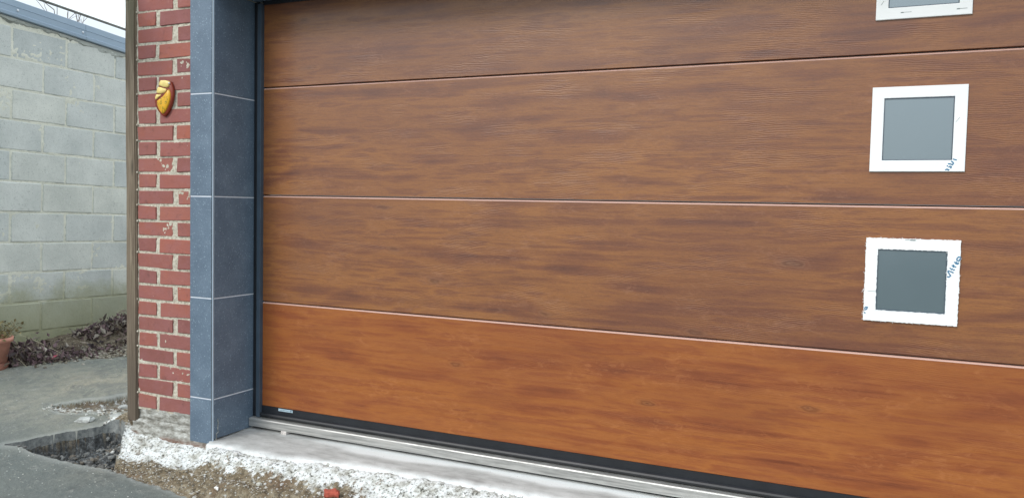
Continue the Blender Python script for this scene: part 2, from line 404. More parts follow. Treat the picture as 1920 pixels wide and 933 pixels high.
CANOPY.col(CANOPY.mix(CANOPY.ramp(CANOPY.noise(CANOPY.pos(), 6, 5, .65), [(.62, 0.0), (.76, .35)]), (.93, .95, .94), (.55, .52, .49)))
_tr = CANOPY.t.nodes.new('ShaderNodeBsdfTranslucent'); _tr.inputs[0].default_value = (.97, .98, .97, 1)
CANOPY.L(CANOPY.mix(CANOPY.ramp(CANOPY.noise(CANOPY.pos(), 7, 5, .65), [(.60, 0.0), (.72, .5)]), (.98, .99, .98), (.62, .60, .58)), _tr.inputs[0])
_mx = CANOPY.t.nodes.new('ShaderNodeMixShader'); _mx.inputs[0].default_value = .85
_out = CANOPY.t.nodes['Material Output']
CANOPY.L(CANOPY.b.outputs[0], _mx.inputs[1]); CANOPY.L(_tr.outputs[0], _mx.inputs[2]); CANOPY.L(_mx.outputs[0], _out.inputs[0]); CANOPY = CANOPY.m
GALV = plain('weathered_rail', (.17, .17, .16), .6, .2, var=.3, vs=30)
GLAZE_R = plain('redbrown_glaze', (.24, .035, .015), .25)
GLAZE_Y = MT('yellow_glaze', .32)
_z = GLAZE_Y.noise(GLAZE_Y.pos(), 60, 4, .7)
GLAZE_Y.col(GLAZE_Y.mix(GLAZE_Y.ramp(_z, [(.55, 0.0), (.62, .85)]), (.78, .42, .02), (.16, .15, .01))); GLAZE_Y = GLAZE_Y.m
GLAZE_P = plain('pale_yellow_glaze', (.88, .68, .24), .2, var=.15, vs=40)
WHITE = plain('white_glaze', (.85, .84, .8), .2)

# ------------------------------------------------------------------ ground sheet
GA, GB, GC = -.176, .11, -.08
def plane_z(x, y):
    return GA+GB*np.clip(y, -3, 6)+GC*np.clip(x, -4, .9)
HOLE = [(-.975, -.690), (-.80, -.671), (-.606, -.672), (-.461, -.645), (-.309, -.622), (-.42, -.50), (-.60, -.30), (-.70, -.235), (-.775, -.245), (-.815, -.36), (-.883, -.495)]
LIP = [(-1.26, -.235), (-1.133, -.067), (-1.045, .087), (-.90, .20), (-.62, .25), (-.62, -.10), (-.74, -.10), (-.85, -.12), (-1.00, -.23), (-1.12, -.29)]
BED = [(-2.35, -1.4), (-2.11, -.5), (-2.044, -.015), (-1.941, .125), (-1.885, .25), (-1.84, .335), (-1.70, .43), (-1.58, .60), (-1.5, 1.2), (-1.4, 2.8), (-2.5, 2.8), (-2.5, -1.4)]
STRIP = [(-.80, -.10), (-.80, -.27), (-.66, -.36), (-.52, -.50), (-.309, -.622), (-.118, -.629), (.112, -.631), (.358, -.648), (.7, -.66), (1.4, -.68), (2.6, -.70), (6, -.7), (6, .2), (-.1, .2), (-.70, .2), (-.78, .05)]
def steps(segs):
    out = []
    for a, b, s in segs:
        out += list(np.arange(a, b-1e-9, s))
    return np.array(out+[segs[-1][1]])
xs = steps([(-60, -12, 8), (-12, -4, 1.5), (-4, -2.5, .12), (-2.5, -1.35, .016), (-1.35, 1.9, .0075), (1.9, 5.0, .06), (5, 12, 1), (12, 60, 8)])
ys = steps([(-60, -12, 8), (-12, -3, 1.2), (-3, -1.2, .1), (-1.2, -.78, .02), (-.78, .28, .0075), (.28, 1.5, .02), (1.5, 3, .1), (3, 12, 1.5), (12, 60, 8)])
X, Y = np.meshgrid(xs, ys)
near = np.exp(-np.clip(np.hypot(np.clip(np.abs(X)-2.6, 0, None), np.clip(np.abs(Y)-2, 0, None)), 0, 20)/.5)
def contour_snap(field, level, cell=.0075):
    """pull the grid points next to a contour onto it, so a broken edge runs clean instead of in steps"""
    global X, Y
    gy = np.gradient(field, axis=0)/np.gradient(Y, axis=0); gx = np.gradient(field, axis=1)/np.gradient(X, axis=1)
    g2 = np.maximum(gx*gx+gy*gy, .25); d = field-level
    mk = (np.abs(d) < cell*.62) & (X > -1.35) & (X < 1.9) & (Y > -.78) & (Y < .28)
    X = np.where(mk, X-d*gx/g2, X); Y = np.where(mk, Y-d*gy/g2, Y)
def hole_field(): return sdf(X, Y, HOLE)+.020*fbm(X, Y, 9, 3)+.006*fbm(X, Y, 34, 2)
contour_snap(hole_field(), 0.0); contour_snap(hole_field(), -.0115)
contour_snap(sdf(X, Y, STRIP)+.012*fbm(X, Y, 22, 3), 0.0)
Z = plane_z(X, Y) + near*(.006*fbm(X, Y, 3, 4)+.0025*fbm(X, Y, 30, 3))
wob = .014*fbm(X, Y, 22, 4)+.008*fbm(X+5, Y, 70, 3)
edgeA = np.zeros_like(Z); limeA = np.zeros_like(Z); darkA = np.zeros_like(Z); flatA = np.zeros_like(Z)
# worn lip of the back slab
dl = sdf(X, Y, LIP)+.022*fbm(X, Y, 11, 3)
backd = np.clip((X*.55+Y*.8+1.0), -1, 1)          # grows towards the back edge
fall = sstep(.012, -.010, dl)*sstep(-.32, .30, (Y-.05)*.8+(X+1.0)*-.35+.35)
Z -= .060*sstep(.010, -.022, dl)*np.clip(1-np.abs((Y+.05)-( (X+1.045)*.62+.13))/.32, 0, 1)
Z += .010*sstep(.010, -.03, dl)*fbm(X, Y, 30, 4)
edgeA = np.maximum(edgeA, np.exp(-(np.abs(dl)/.018)**2)*(dl > 0)*.8)
# strip of crumbled footing and soil against the garage
ds = sdf(X, Y, STRIP)+wob*.9
slab_front = -.335+.075*sstep(.35, 1.1, X)+.05*sstep(1.1, 2.6, X)+.012*fbm(X, Y*0, 5, 4)+.012*fbm(X, Y, 40, 3)
slab_left = .018
dF = (Y-slab_front)                                # >0 on the slab side
on_slab = (X > slab_left-.03+.02*fbm(X*0, Y, 30, 3)) & (dF > 0)
zs = plane_z(X, Y)
foot = np.where(X < .0, -.27, slab_front)         # line where the footing starts
t = np.clip((foot-Y)/.34, -1, 1)                   # 0 at the footing, 1 at the asphalt
prof = np.where(X < 0.02, -.165, -.135)
prof = prof - .075*sstep(.0, .45, t) - .02*sstep(.45, 1, t)
blend = sstep(.03, -.10, ds)
edge_low = zs-.012
strip_z = prof*(1-sstep(.55, 1.0, t))+np.minimum(edge_low, prof)*sstep(.55, 1.0, t)
left_rise = sstep(-.50, -.66, X)                   # earth heaped at the foot of the post
mound = np.exp(-(((X+.66)/.12)**2+((Y+.17)/.11)**2))
strip_z = strip_z*(1-left_rise)+(zs+.0)*left_rise+.055*mound
limeblob = np.exp(-(((X+.56)/.13)**2+((Y+.37)/.12)**2))
strip_z = strip_z+.02*limeblob
rough_amp = .55+.45*sstep(.0, .5, t)
strip_z = strip_z + rough_amp*(.030*fbm(X, Y, 11, 5, .62)+.012*fbm(X+3, Y, 48, 4, .65)*(.12+.88*sstep(.15, .7, t)))
Z = np.where(ds < .0, Z*(1-sstep(.004, -.02, ds))+strip_z*sstep(.004, -.02, ds), Z)
lime = np.exp(-np.clip(t, 0, 2)/.36)*1.05
lime = np.where(X < .06, sstep(.62, .16, t)*1.05, lime*sstep(.9-.35*np.exp(-((X-.45)/.35)**2), .2, t)+.08)
lime = lime+.55*fbm(X+2, Y, 7, 4)*(lime > .1)
lime = np.maximum(lime, limeblob*1.25*(ds < 0)); lime = lime*(1-.95*np.clip(mound*1.4, 0, 1))
lime = lime*(1-.9*sstep(.05, .25, Y)*(X < 0)) + .25*sstep(.04, .0, np.abs(ds+.02))
limeA = np.where(ds < 0, lime, 0)
# excavated hole
dh = hole_field()
wall_w = .0095+0*Y
hd = np.clip(-dh/.0095, 0, 1)
depth = .050*sstep(-.96, -.80, X)+.008*fbm(X, Y*0, 8, 3)
floor_ = hd
rim = np.exp(-np.clip(-dh, 0, 1)/.05)
Z -= hd*depth+floor_*(.02*rim+.055*sstep(-.30, -.62, X)+.034*fbm(X, Y, 13, 5, .6)+.016*fbm(X, Y, 45, 3))
darkA = np.where(dh < 0, sstep(-.40, -.58, X)*.95*sstep(-.5, .2, fbm(X, Y, 12, 4)+.40), 0)
limeA = np.where(dh < 0, .05+.35*sstep(-.48, -.40, X), limeA); holeA = (dh < .002)*1.0*sstep(-.42, -.50, X)
edgeA = np.maximum(edgeA, np.exp(-(np.abs(dh)/.03)**2)*.55)
edgeA = np.maximum(edgeA, np.exp(-(np.abs(ds)/.02)**2)*.6*(ds > 0))
# slab
zslab = -.116+.0012*fbm(X, Y, 6, 3)+.02*np.clip(Y, -.4, 0)
zslab = zslab-.030*np.exp(-np.clip(dF, 0, 1)/.010)*(1+.5*fbm(X, Y, 60, 3))
Z = np.where(on_slab, zslab, Z)
slabE = np.clip(np.exp(-np.clip(dF, 0, 1)/.022)*1.15+.85*fbm(X, Y, 14, 4)*np.exp(-np.clip(dF, 0, 1)/.06), 0, 1)
slabE = np.maximum(slabE, np.clip((.10+.05*fbm(X, Y*0, 4, 4)-(-Y-.02))/.03, 0, 1)*sstep(.35, .8, X+.2*fbm(X, Y, 6, 3))*.85)
# planting bed by the block wall
db = sdf(X, Y, BED)+wob*1.3
Z = np.where(db < 0, Z-.012*sstep(0, -.02, db)+.05*sstep(-.03, -.3, db)+.02*fbm(X, Y, 10, 5), Z)
ny, nx = X.shape
cx = (X[:-1, :-1]+X[1:, 1:])/2
def c4(A): return (A[:-1, :-1]+A[1:, :-1]+A[:-1, 1:]+A[1:, 1:])/4
zone = np.zeros(cx.shape, int)
zone[c4(ds) < 0] = 1; zone[(c4(dh) < 0)] = 1; zone[c4(dl) < -.004] = np.where(c4(ds) < 0, 1, 4)[c4(dl) < -.004]
zone[c4(on_slab.astype(float)) > .5] = 2; zone[c4(db) < 0] = 3
zone[zone == 4] = 1
limeA = np.where((dl < 0) & (ds > 0), .38, limeA)
darkA = np.where((dl < 0) & (ds > 0), .30, darkA)
idx = np.arange(ny*nx).reshape(ny, nx)
quads = np.stack([idx[:-1, :-1], idx[:-1, 1:], idx[1:, 1:], idx[1:, :-1]], -1)
P3 = np.stack([X, Y, Z], -1).reshape(-1, 3)
def ground_part(name, z_, mat, attrs):
    q = quads[zone == z_].reshape(-1, 4); used, inv = np.unique(q, return_inverse=True); inv = inv.reshape(-1, 4)
    me = bpy.data.meshes.new(name); me.vertices.add(len(used)); me.vertices.foreach_set('co', P3[used].astype(np.float32).ravel())
    me.loops.add(inv.size); me.loops.foreach_set('vertex_index', inv.astype(np.int32).ravel())
    me.polygons.add(len(inv)); me.polygons.foreach_set('loop_start', np.arange(0, inv.size, 4, dtype=np.int32))
    me.update(calc_edges=True); me.materials.append(mat); me.shade_smooth()
    for an, A in attrs.items():
        a = me.attributes.new(an, 'FLOAT', 'POINT'); a.data.foreach_set('value', A.reshape(-1)[used].astype(np.float32))
    return tag(obj(name, me), kind='structure')
ground_part('driveway', 0, DRIVE, {'edge': edgeA})
ground_part('crumbled_footing_strip', 1, RUBBLE, {'lime': limeA, 'dark': darkA, 'flat': flatA, 'hole': holeA})
ground_part('doorstep_slab', 2, SLAB, {'edge': slabE})
ground_part('soil_bed', 3, SOIL, {})
def hz(x, y):
    """height of the finished ground"""
    i = min(max(np.searchsorted(xs, x)-1, 0), nx-2); j = min(max(np.searchsorted(ys, y)-1, 0), ny-2)
    return float(Z[j, i])

# loose stones, joined: nobody could count them
def pebble_cloud(name, spots, mat, label, cat):
    bm = bmesh.new(); bmesh.ops.create_icosphere(bm, subdivisions=1, radius=1)
    iv = np.array([v.co[:] for v in bm.verts]); fi = np.array([[v.index for v in f.verts] for f in bm.faces]); bm.free()
    V = []; F = []; T = []
    for k, (x, y, s, c) in enumerate(spots):
        a = rng.random()*6.28; sc = s*np.array([1, rng.uniform(.6, 1), rng.uniform(.45, .8)])
        p = iv*(1+.22*(rng.random((len(iv), 1))-.5)*2)*sc
        p = np.stack([p[:, 0]*math.cos(a)-p[:, 1]*math.sin(a), p[:, 0]*math.sin(a)+p[:, 1]*math.cos(a), p[:, 2]], 1)
        p += (x, y, hz(x, y)+s*.2); V.append(p); F.append(fi+k*len(iv)); T += [(*c, 1)]*len(iv)
    V = np.concatenate(V); F = np.concatenate(F)
    me = mesh(name, V.tolist(), F.tolist(), mat)
    a = me.color_attributes.new('tint', 'FLOAT_COLOR', 'POINT'); a.data.foreach_set('color', np.array(T, np.float32).ravel())
    return tag(obj(name, me), label, cat, kind='stuff')
spots = []
def hole_sd(x, y): return sdf(np.array([x]), np.array([y]), HOLE)[0]
def in_strip(x, y): return sdf(np.array([x]), np.array([y]), STRIP)[0] < 0
PC = [(.55, .55, .50), (.38, .33, .25), (.26, .21, .14), (.66, .66, .63), (.17, .13, .09), (.34, .31, .27)]
n = 0
while n < 5200:
    x = rng.uniform(-.8, 1.9); y = rng.uniform(-.68, -.2)
    f0 = -.27 if x < 0 else -.3
    if x > 0.02 and y > -.345: continue
    if not in_strip(x, y): continue
    u = (f0-y)/.34
    if rng.random() > .04+.96*np.clip((u-.25)/.5, 0, 1): continue
    s = rng.choice([.0022, .0032, .0045, .0065], p=[.4, .34, .2, .06]); white = rng.random() < (.7-.55*u)
    spots.append((x, y, s, PC[rng.choice([0, 3])] if white else PC[rng.choice([1, 2, 4, 5, 0])])); n += 1
for k in range(320):     # crumbs along the broken slab edges
    q = rng.random(); x = -1.25+q*.55; y = -.26+q*.16+rng.normal()*.025; spots.append((x, y, rng.choice([.003, .005, .009], p=[.5, .35, .15]), PC[rng.choice([0, 3, 5])]))
for k in range(260):
    x = rng.uniform(-.95, -.55); y = rng.uniform(-.25, .1); spots.append((x, y, rng.choice([.003, .005, .009], p=[.5, .35, .15]), PC[rng.choice([0, 3, 1, 2, 5])]))
for k in range(160):     # strays on the drive
    x = rng.normal(-.3, .8); y = -.68-abs(rng.normal()*.2); spots.append((x, y, rng.choice([.002, .0035]), PC[rng.choice([0, 3, 5])]))
dk = [(.03, .034, .038), (.055, .06, .066), (.10, .11, .115), (.08, .065, .05), (.15, .16, .165)]
k = 0
while k < 420:           # dark broken rock in the hole
    x = rng.uniform(-.93, -.42); y = rng.uniform(-.68, -.24)
    if hole_sd(x, y) > -.012: continue
    spots.append((x, y, rng.choice([.004, .008, .013, .02], p=[.35, .35, .2, .1]), dk[rng.integers(5)])); k += 1
k = 0
while k < 150:           # pale mortar lumps in the crumbled band
    x = rng.uniform(-.68, 1.9); y = (-.27 if x < .03 else -.35)-abs(rng.normal()*.07)-.012
    spots.append((x, y, rng.choice([.004, .007, .011, .016], p=[.4, .35, .18, .07]), PC[rng.choice([0, 3, 3, 5])])); k += 1
pebble_cloud('gravel', spots, PEB, 'loose pale and brown grit and gravel scattered along the garage footing', 'gravel')

# ------------------------------------------------------------------ broken pieces that can be lifted away
def chunk(name, x, y, s, mat, seed, label, cat, sc=(1, .8, .5), sub=2, rz=0, group=None, dz=0):
    bm = bmesh.new(); bmesh.ops.create_icosphere(bm, subdivisions=sub, radius=1)
    for v in bm.verts:
        c = v.co.copy(); n_ = mnoise.noise(c*1.3+Vector((seed, 0, 0)))*.45+mnoise.noise(c*3.1+Vector((0, seed, 0)))*.2
        c = Vector([math.copysign(abs(k)**.75, k) for k in c])*(1+n_)
        v.co = Vector((c.x*sc[0], c.y*sc[1], c.z*sc[2]))*s
    me = bpy.data.meshes.new(name); bm.to_mesh(me); bm.free(); me.materials.append(mat)
    return tag(obj(name, me, loc=(x, y, hz(x, y)+s*sc[2]*.45+dz), rot=(.1, -.08, rz)), label, cat, group)
chunk('brick_fragment', .845, -.455, .036, REDB, 3, 'bright red brick fragment lying in the gravel in front of the doorstep', 'brick fragment', (1, .6, .45), rz=.2, dz=.012)
chunk('concrete_chunk', -.905, -.300, .036, CONC, 5, 'flat grey concrete chunk on the drive between the two broken slab edges', 'rubble', (1.2, .7, .4), rz=.5)
chunk('concrete_chunk', -.955, -.010, .030, CONC, 9, 'small pale concrete chunk lying just left of the wooden post foot', 'rubble', (1.3, .6, .5), rz=.9)
chunk('concrete_chunk', -.79, -.20, .034, CONC, 14, 'whitish concrete chunk at the back corner of the dug hole', 'rubble', (1, .7, .5), rz=.2)
chunk('pebble', .29, -.560, .013, WHITE, 21, 'single white pebble at the edge of the grey drive below the tiled corner', 'pebble', (1, .8, .7), 1)

# ------------------------------------------------------------------ block wall on the left
WX, WY0, WY1 = -2.25, -1.62, 2.68
bw = empty('block_wall', (WX, .6, 0), 'grey concrete block garden wall with metal coping left of the wooden post', 'wall')
bw.rotation_euler = (-.021, 0, 0)
CH = .202; ZT = .759
CZ = lambda y: 2.253-.0715*y-.0126          # coping underside in the tilted wall frame (y world)
protos = [bbox_mesh('concrete_block', .19, .383, .193, .006, BLOCK, .0022, 40+k) for k in range(6)]
rows = range(-4, 8)
for rI in rows:
    z0 = ZT+rI*CH
    off = .185 if rI % 2 == 0 else .405
    if rI == 7: pass
    k0 = int((WY0-off)/.392)-1
    for k in range(k0, 12):
        a = off+k*.392; b_ = a+.383
        a2, b2 = max(a, WY0), min(b_, WY1)
        if b2-a2 < .05: continue
        top = z0+.193
        if rI >= 6:
            lim = min(CZ(a2), CZ(b2))-.012
            if top > lim: top = lim
            if top-z0 < .03: continue
        dx = random.uniform(-.0022, .0022)
        if (a2, b2) == (a, b_) and abs(top-z0-.193) < 1e-6:
            me = protos[random.randrange(6)]
        else:
            me = bbox_mesh('concrete_block', .19, b2-a2, top-z0, .006, BLOCK, .002, k+99*rI)
        obj('block', me, bw, (-.095+dx, (a2+b2)/2-.6, (z0+top)/2), (random.uniform(-.003, .003), 0, random.uniform(-.003, .003)))
# mortar sheet: recessed, ragged, smeared in places
def mortar_sheet(name, axis, lo, hi, z0, z1, step, base, amp, mat, topf=None, sgn=1, seed=0):
    us = np.arange(lo, hi+1e-6, step); zs_ = np.arange(z0, z1+1e-6, step*.9)
    U, W = np.meshgrid(us, zs_)
    if topf: W = np.minimum(W, topf(U))
    D = base+amp*(fbm(U+seed, W, 9, 4)+.9*fbm(U, W+seed, 60, 3))*sgn
    P = np.stack([D, U, W], -1) if axis == 'x' else np.stack([U, D, W], -1)
    i = np.arange(U.size).reshape(U.shape)
    q = np.stack([i[:-1, :-1], i[:-1, 1:], i[1:, 1:], i[1:, :-1]], -1).reshape(-1, 4)
    if axis == 'z': pass
    return mesh(name, P.reshape(-1, 3).tolist(), q.tolist(), mat, True)
obj('mortar_joints', mortar_sheet('mortar_joints', 'x', -1.0, 1.4, -.06, 2.30, .009, -.0044, .0046, BMORT, lambda u: CZ(u+.6)-.002), bw)
obj('wall_core', bbox_mesh('wall_core', .16, WY1-WY0-.04, 1.95, 0, BMORT), bw, (-.1, (WY0+WY1)/2-.6, .93))
# smear of mortar over the top course
U = np.linspace(-1.0, 1.4, 260); SV = []; SF = []
us = U; ws = np.linspace(0, 1, 14); Ug, Wg = np.meshgrid(us, ws)
low = .022+.05*fbm(Ug, Ug*0, 3.3, 5, .6)+.018*fbm(Ug+4, Ug*0, 17, 4)
Zg = CZ(Ug+.6)-.004-low*Wg*1.15-.02*np.abs(fbm(Ug, Wg, 13, 3))*Wg
Dg = .0025-.009*sstep(.55, 1, Wg)+.0055*fbm(Ug, Zg, 26, 4)
i = np.arange(Ug.size).reshape(Ug.shape); q = np.stack([i[:-1, :-1], i[:-1, 1:], i[1:, 1:], i[1:, :-1]], -1).reshape(-1, 4)
obj('mortar_smear', mesh('mortar_smear', np.stack([Dg, Ug, Zg], -1).reshape(-1, 3).tolist(), q.tolist(), ROUGHMORT, True), bw)
# coping: folded sheet in lengths
CS = -.0715
edges_c = [WY0-.02, -.52, .706, 1.93, WY1+.02]
prof = [(.012, 0.0), (.022, .004), (.024, .022), (.014, .030), (.014, .066), (.017, .0705), (.0125, .074), (.010, .111), (.004, .114), (-.20, .118), (-.204, .03), (-.20, .03), (-.198, .112), (.004, .108), (.006, .03), (.004, 0.0)]
for k in range(4):
    a, b_ = edges_c[k], edges_c[k+1]; ov = .0015 if k % 2 else 0
    V = []; F = []; n = len(prof)
    for yy in (a+.0008, b_-.0008):
        for px, pz in prof: V.append((px+ov*.6+(.0012 if k == 2 else 0), yy-.6, pz+CZ(yy)))
    for j in range(n): F.append((j, (j+1) % n, n+(j+1) % n, n+j))
    F += [tuple(range(n-1, -1, -1)), tuple(range(n, 2*n))]
    me = mesh('coping', V, F, COPING); bm = bmesh.new(); bm.from_mesh(me); bmesh.ops.recalc_face_normals(bm, faces=bm.faces); bm.to_mesh(me); bm.free()
    co = obj('coping', me, bw)
    for yy in np.arange(a+.10, b_-.02, .478):
        yy = .206 if abs(yy-.206) < .2 else (.682 if abs(yy-.682) < .2 else yy)
        if not a < yy < b_: continue
        sm = lathe('screw', [(.0085, 0), (.0085, .0025), (.006, .005), (.0, .006)], SCREW, 10)
        obj('screw', sm, co, (.0145, yy-.6, CZ(yy)+.050), (0, math.pi/2, 0))

# ------------------------------------------------------------------ brick pillar
BX0, BX1, BY = -.540, -.012, -.265      # right part runs behind the tiles
bp = empty('brick_pillar', (-.34, -.20, -.16), 'narrow red brick pillar with pale mortar between the wooden post and blue stone tiles', 'brick pillar')
BP = .0817; bh = .0690
def brick_meshes(w, tagk): return [bbox_mesh('brick', w, .10, bh, .0042, BRICK, .0030, tagk*10+k, 2) for k in range(4)]
W1, W2, W3, W4 = .240, .126, .135, .232
sets = {W: brick_meshes(W, i+1) for i, W in enumerate((W1, W2, W3, W4))}
for k in range(29):
    zc = -.020+k*BP+bh/2
    lay = [(BX0, W1), (BX0+W1+.036, W3)] if k % 2 else [(BX0, W2), (BX0+W2+.026, W4)]
    for x0, W in lay:
        jx = random.uniform(-.005, .005) if x0 > BX0+.01 else random.uniform(0, .004)
        obj('brick', random.choice(sets[W]), bp, (x0+W/2+jx, BY+.05+random.uniform(-.0018, .0018), zc+random.uniform(-.002, .002)),
            (0, random.uniform(-.012, .012), random.uniform(-.006, .006)), world=True)
me = mortar_sheet('mortar_joints', 'y', -.552, -.13, -.03, 2.36, .006, BY+.0045, .0042, MORTAR, seed=4)
obj('mortar_joints', me, bp, world=True)
box('pillar_core', -.548, -.012, -.245, .12, -.10, 2.36, MORTAR, bp)
# ragged footing below the last course: two mortar ledges and a sunk brick
us = np.arange(-.575, .01, .006); zz_ = np.arange(-.215, -.012, .005); U, W = np.meshgrid(us, zz_)
ledge = .016*sstep(-.088, -.082, -W*0-.0+(-W-.17))  # keeps array shape
D = -.262-.012*sstep(-.078, -.086, W)-.012*sstep(-.118, -.128, W)+.010*fbm(U, W, 11, 4)+.0055*fbm(U, W, 50, 4)
D = D+.030*sstep(-.575, -.60, -U*0+U)+.012*np.exp(-((W+.082)/.005)**2)
i = np.arange(U.size).reshape(U.shape); q = np.stack([i[:-1, :-1], i[:-1, 1:], i[1:, 1:], i[1:, :-1]], -1).reshape(-1, 4)
m = MT('footing_mortar', .95); v = m.pos()
c = m.ramp(m.noise(m.mp(v, (1, 1, 2.4)), 24, 6, .7), [(.32, (.15, .14, .115)), (.5, (.36, .355, .32)), (.68, (.66, .67, .64))])
zsock = m.sep(v)[2]
mask = m.math('MULTIPLY', m.ramp(m.math('ADD', zsock, .3), [(.135, 1), (.165, 0.0)]), m.ramp(m.noise(v, 8, 4), [(.42, 0.0), (.52, 1)]))
c = m.mix(m.math('MULTIPLY', mask, .8), c, (.22, .105, .07))
m.col(c); m.bump(m.noise(v, 90, 5, .75), 1, .006); FOOT = m.m
obj('footing', mesh('footing', np.stack([U, D, W], -1).reshape(-1, 3).tolist(), q.tolist(), FOOT, True), bp, world=True)
# mortar dabs squeezed out beside the post
vf = []
for k in range(29):
    if random.random() < .35: continue
    z = -.026+k*BP+random.uniform(-.006, .006); x = -.5425
    bm = bmesh.new(); bmesh.ops.create_icosphere(bm, subdivisions=1, radius=1)
    vf.append(([Vector((x+v.co.x*random.uniform(.003, .006), BY-.002+v.co.y*.006, z+v.co.z*.007)) for v in bm.verts], [tuple(v.index for v in f.verts) for f in bm.faces])); bm.free()
V, F = join_vf(vf); obj('mortar_dabs', mesh('mortar_dabs', V, F, MORTAR, True), bp, world=True)['kind'] = 'stuff'

# ------------------------------------------------------------------ tile surround
ts = empty('tile_surround', (-.07, -.15, -.13), 'blue grey stone tiled jamb with thin white joints between brick pillar and garage door', 'tile surround')
JZ = [.0851+.49996*k for k in range(-1, 6)]; TG = .0055
lows_f, lows_r = -.138, -.114
for k in range(5):
    z0 = (JZ[k]+TG/2) if k else None; z1 = min(JZ[k+1]-TG/2, 2.30)
    a = z0 if k else lows_f; me = box('tile', -.149, -.0095, -.2930, -.283, a, z1, TILE, ts, bev=.0008)
    a = z0 if k else lows_r; me = box('tile', -.0100, 0.0, -.2830, .030, a, min(z1, 2.082), TILE, ts, bev=.0008)
box('grout', -.147, -.0105, -.2918, -.2700, -.130, 2.29, GROUT, ts)
box('grout', -.0300, -.0010, -.2820, .028, -.112, 2.081, GROUT, ts)
box('corner_profile', -.0046, .0008, -.2938, -.2842, -.130, 2.30, TRIMW, ts, bev=.001)
box('corner_gap', -.0088, -.0048, -.2924, -.2845, -.130, 2.30, RUBBER, ts)
# lintel with tiled soffit: closes the top of the opening
lt = empty('lintel', (2.3, -.15, 2.09), 'dark grey tiled lintel soffit over the top edge of the garage door', 'lintel')
for k in range(10):
    box('soffit_tile', .003+k*.5, .4975+k*.5, -.292, .03, 2.086, 2.096, TILE, lt, bev=.0008)
for k in range(10):
    box('front_tile', .003+k*.5, .4975+k*.5, -.293, -.283, 2.099, 2.42, TILE, lt, bev=.0008)
box('lintel_core', -.01, 5.0, -.281, .2, 2.0975, 2.50, GROUT, lt)

# ------------------------------------------------------------------ garage door
DX0, DX1 = .0546, 4.62; PH = .55
gd = empty('garage_door', (2.3, .02, 0), 'wide brown wood grain sectional garage door with three small white framed windows', 'garage door')
def door_panel(k, mat):
    z0, z1 = k*PH, (k+1)*PH
    # front face, rounded top edge (sky reflection painted pale) sloping back to the joint, hooked lower edge
    p = [(0.0, z0+.010 if k else z0+.004)]
    p = [(0.0, z0+(.0030 if k else .004)), (0.0, z1-.0095), (.028, z1-.0040), (.0281, z1+.0012), (.0395, z1+.0012), (.04, z0+.0018), (.003, z0+.0018)]
    me = extrude_profile('panel', p, DX0-2.3, DX1-2.3, mat)
    for v in me.vertices: v.co.y -= .02; v.co.z -= 0
    pnl = obj('panel', me, gd, (0, 0, 0))
    b = [(.0008, z1-.0105), (.0008, z1-.0089), (.0020, z1-.0070), (.0055, z1-.0044), (.013, z1-.0028), (.0279, z1-.0008), (.0279, z1-.0105)]
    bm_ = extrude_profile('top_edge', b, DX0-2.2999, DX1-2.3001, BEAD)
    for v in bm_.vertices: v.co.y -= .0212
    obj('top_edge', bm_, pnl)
    return pnl
# mesh is in local coordinates of gd (x-2.3, y-.02, z)
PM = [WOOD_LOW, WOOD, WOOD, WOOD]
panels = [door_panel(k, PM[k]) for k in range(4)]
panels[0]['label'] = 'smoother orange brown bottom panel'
me = extrude_profile('panel', [(0.0, 2.21), (0.0, 2.55), (.04, 2.55), (.04, 2.21)], DX0-2.3, DX1-2.3, WOOD)
# windows: white film-covered frames with milky panes
WXA, WWD, WZ0, WH = 2.9186, .3085, .6713, .3064
FR = .0405
def frame_mesh(fuzzy, seed):
    """square ring 5 mm proud; a fuzzy ring has the ragged edge of half-peeled film"""
    rr = random.Random(seed)
    def ring(x0, x1, z0, z1, n, j):
        pts = []
        for (a, b_), (c, d) in (((x0, z0), (x1, z0)), ((x1, z0), (x1, z1)), ((x1, z1), (x0, z1)), ((x0, z1), (x0, z0))):
            for i in range(n):
                t = i/n; q = j if i else 0
                pts.append((a+(c-a)*t+rr.uniform(-q, q), b_+(d-b_)*t+rr.uniform(-q, q)))
        return pts
    n = 64 if fuzzy else 1; j = .0011 if fuzzy else 0
    o = ring(0, WWD, 0, WH, n, j); inn = ring(FR, WWD-FR, FR, WH-FR, n, j)
    N = len(o); V = []
    for d, y in ((0, -.0095),): V += [(x, y, z) for x, z in o]+[(x, y, z) for x, z in inn]
    V += [(x, .001, z) for x, z in o]+[(x, .001, z) for x, z in inn]
    F = []
    for i in range(N):
        k = (i+1) % N
        F += [(i, k, N+k, N+i), (2*N+i, 2*N+k, k, i), (N+i, N+k, 3*N+k, 3*N+i)]
    me = mesh('frame', V, F, FILM); bm = bmesh.new(); bm.from_mesh(me); bmesh.ops.recalc_face_normals(bm, faces=bm.faces)
    if not fuzzy:
        oe = [e for e in bm.edges if abs(e.verts[0].co.y+.0095) < 1e-5 and abs(e.verts[1].co.y+.0095) < 1e-5]
        bmesh.ops.bevel(bm, geom=oe, offset=.0012, segments=2, affect='EDGES')
    bm.to_mesh(me); bm.free(); return me
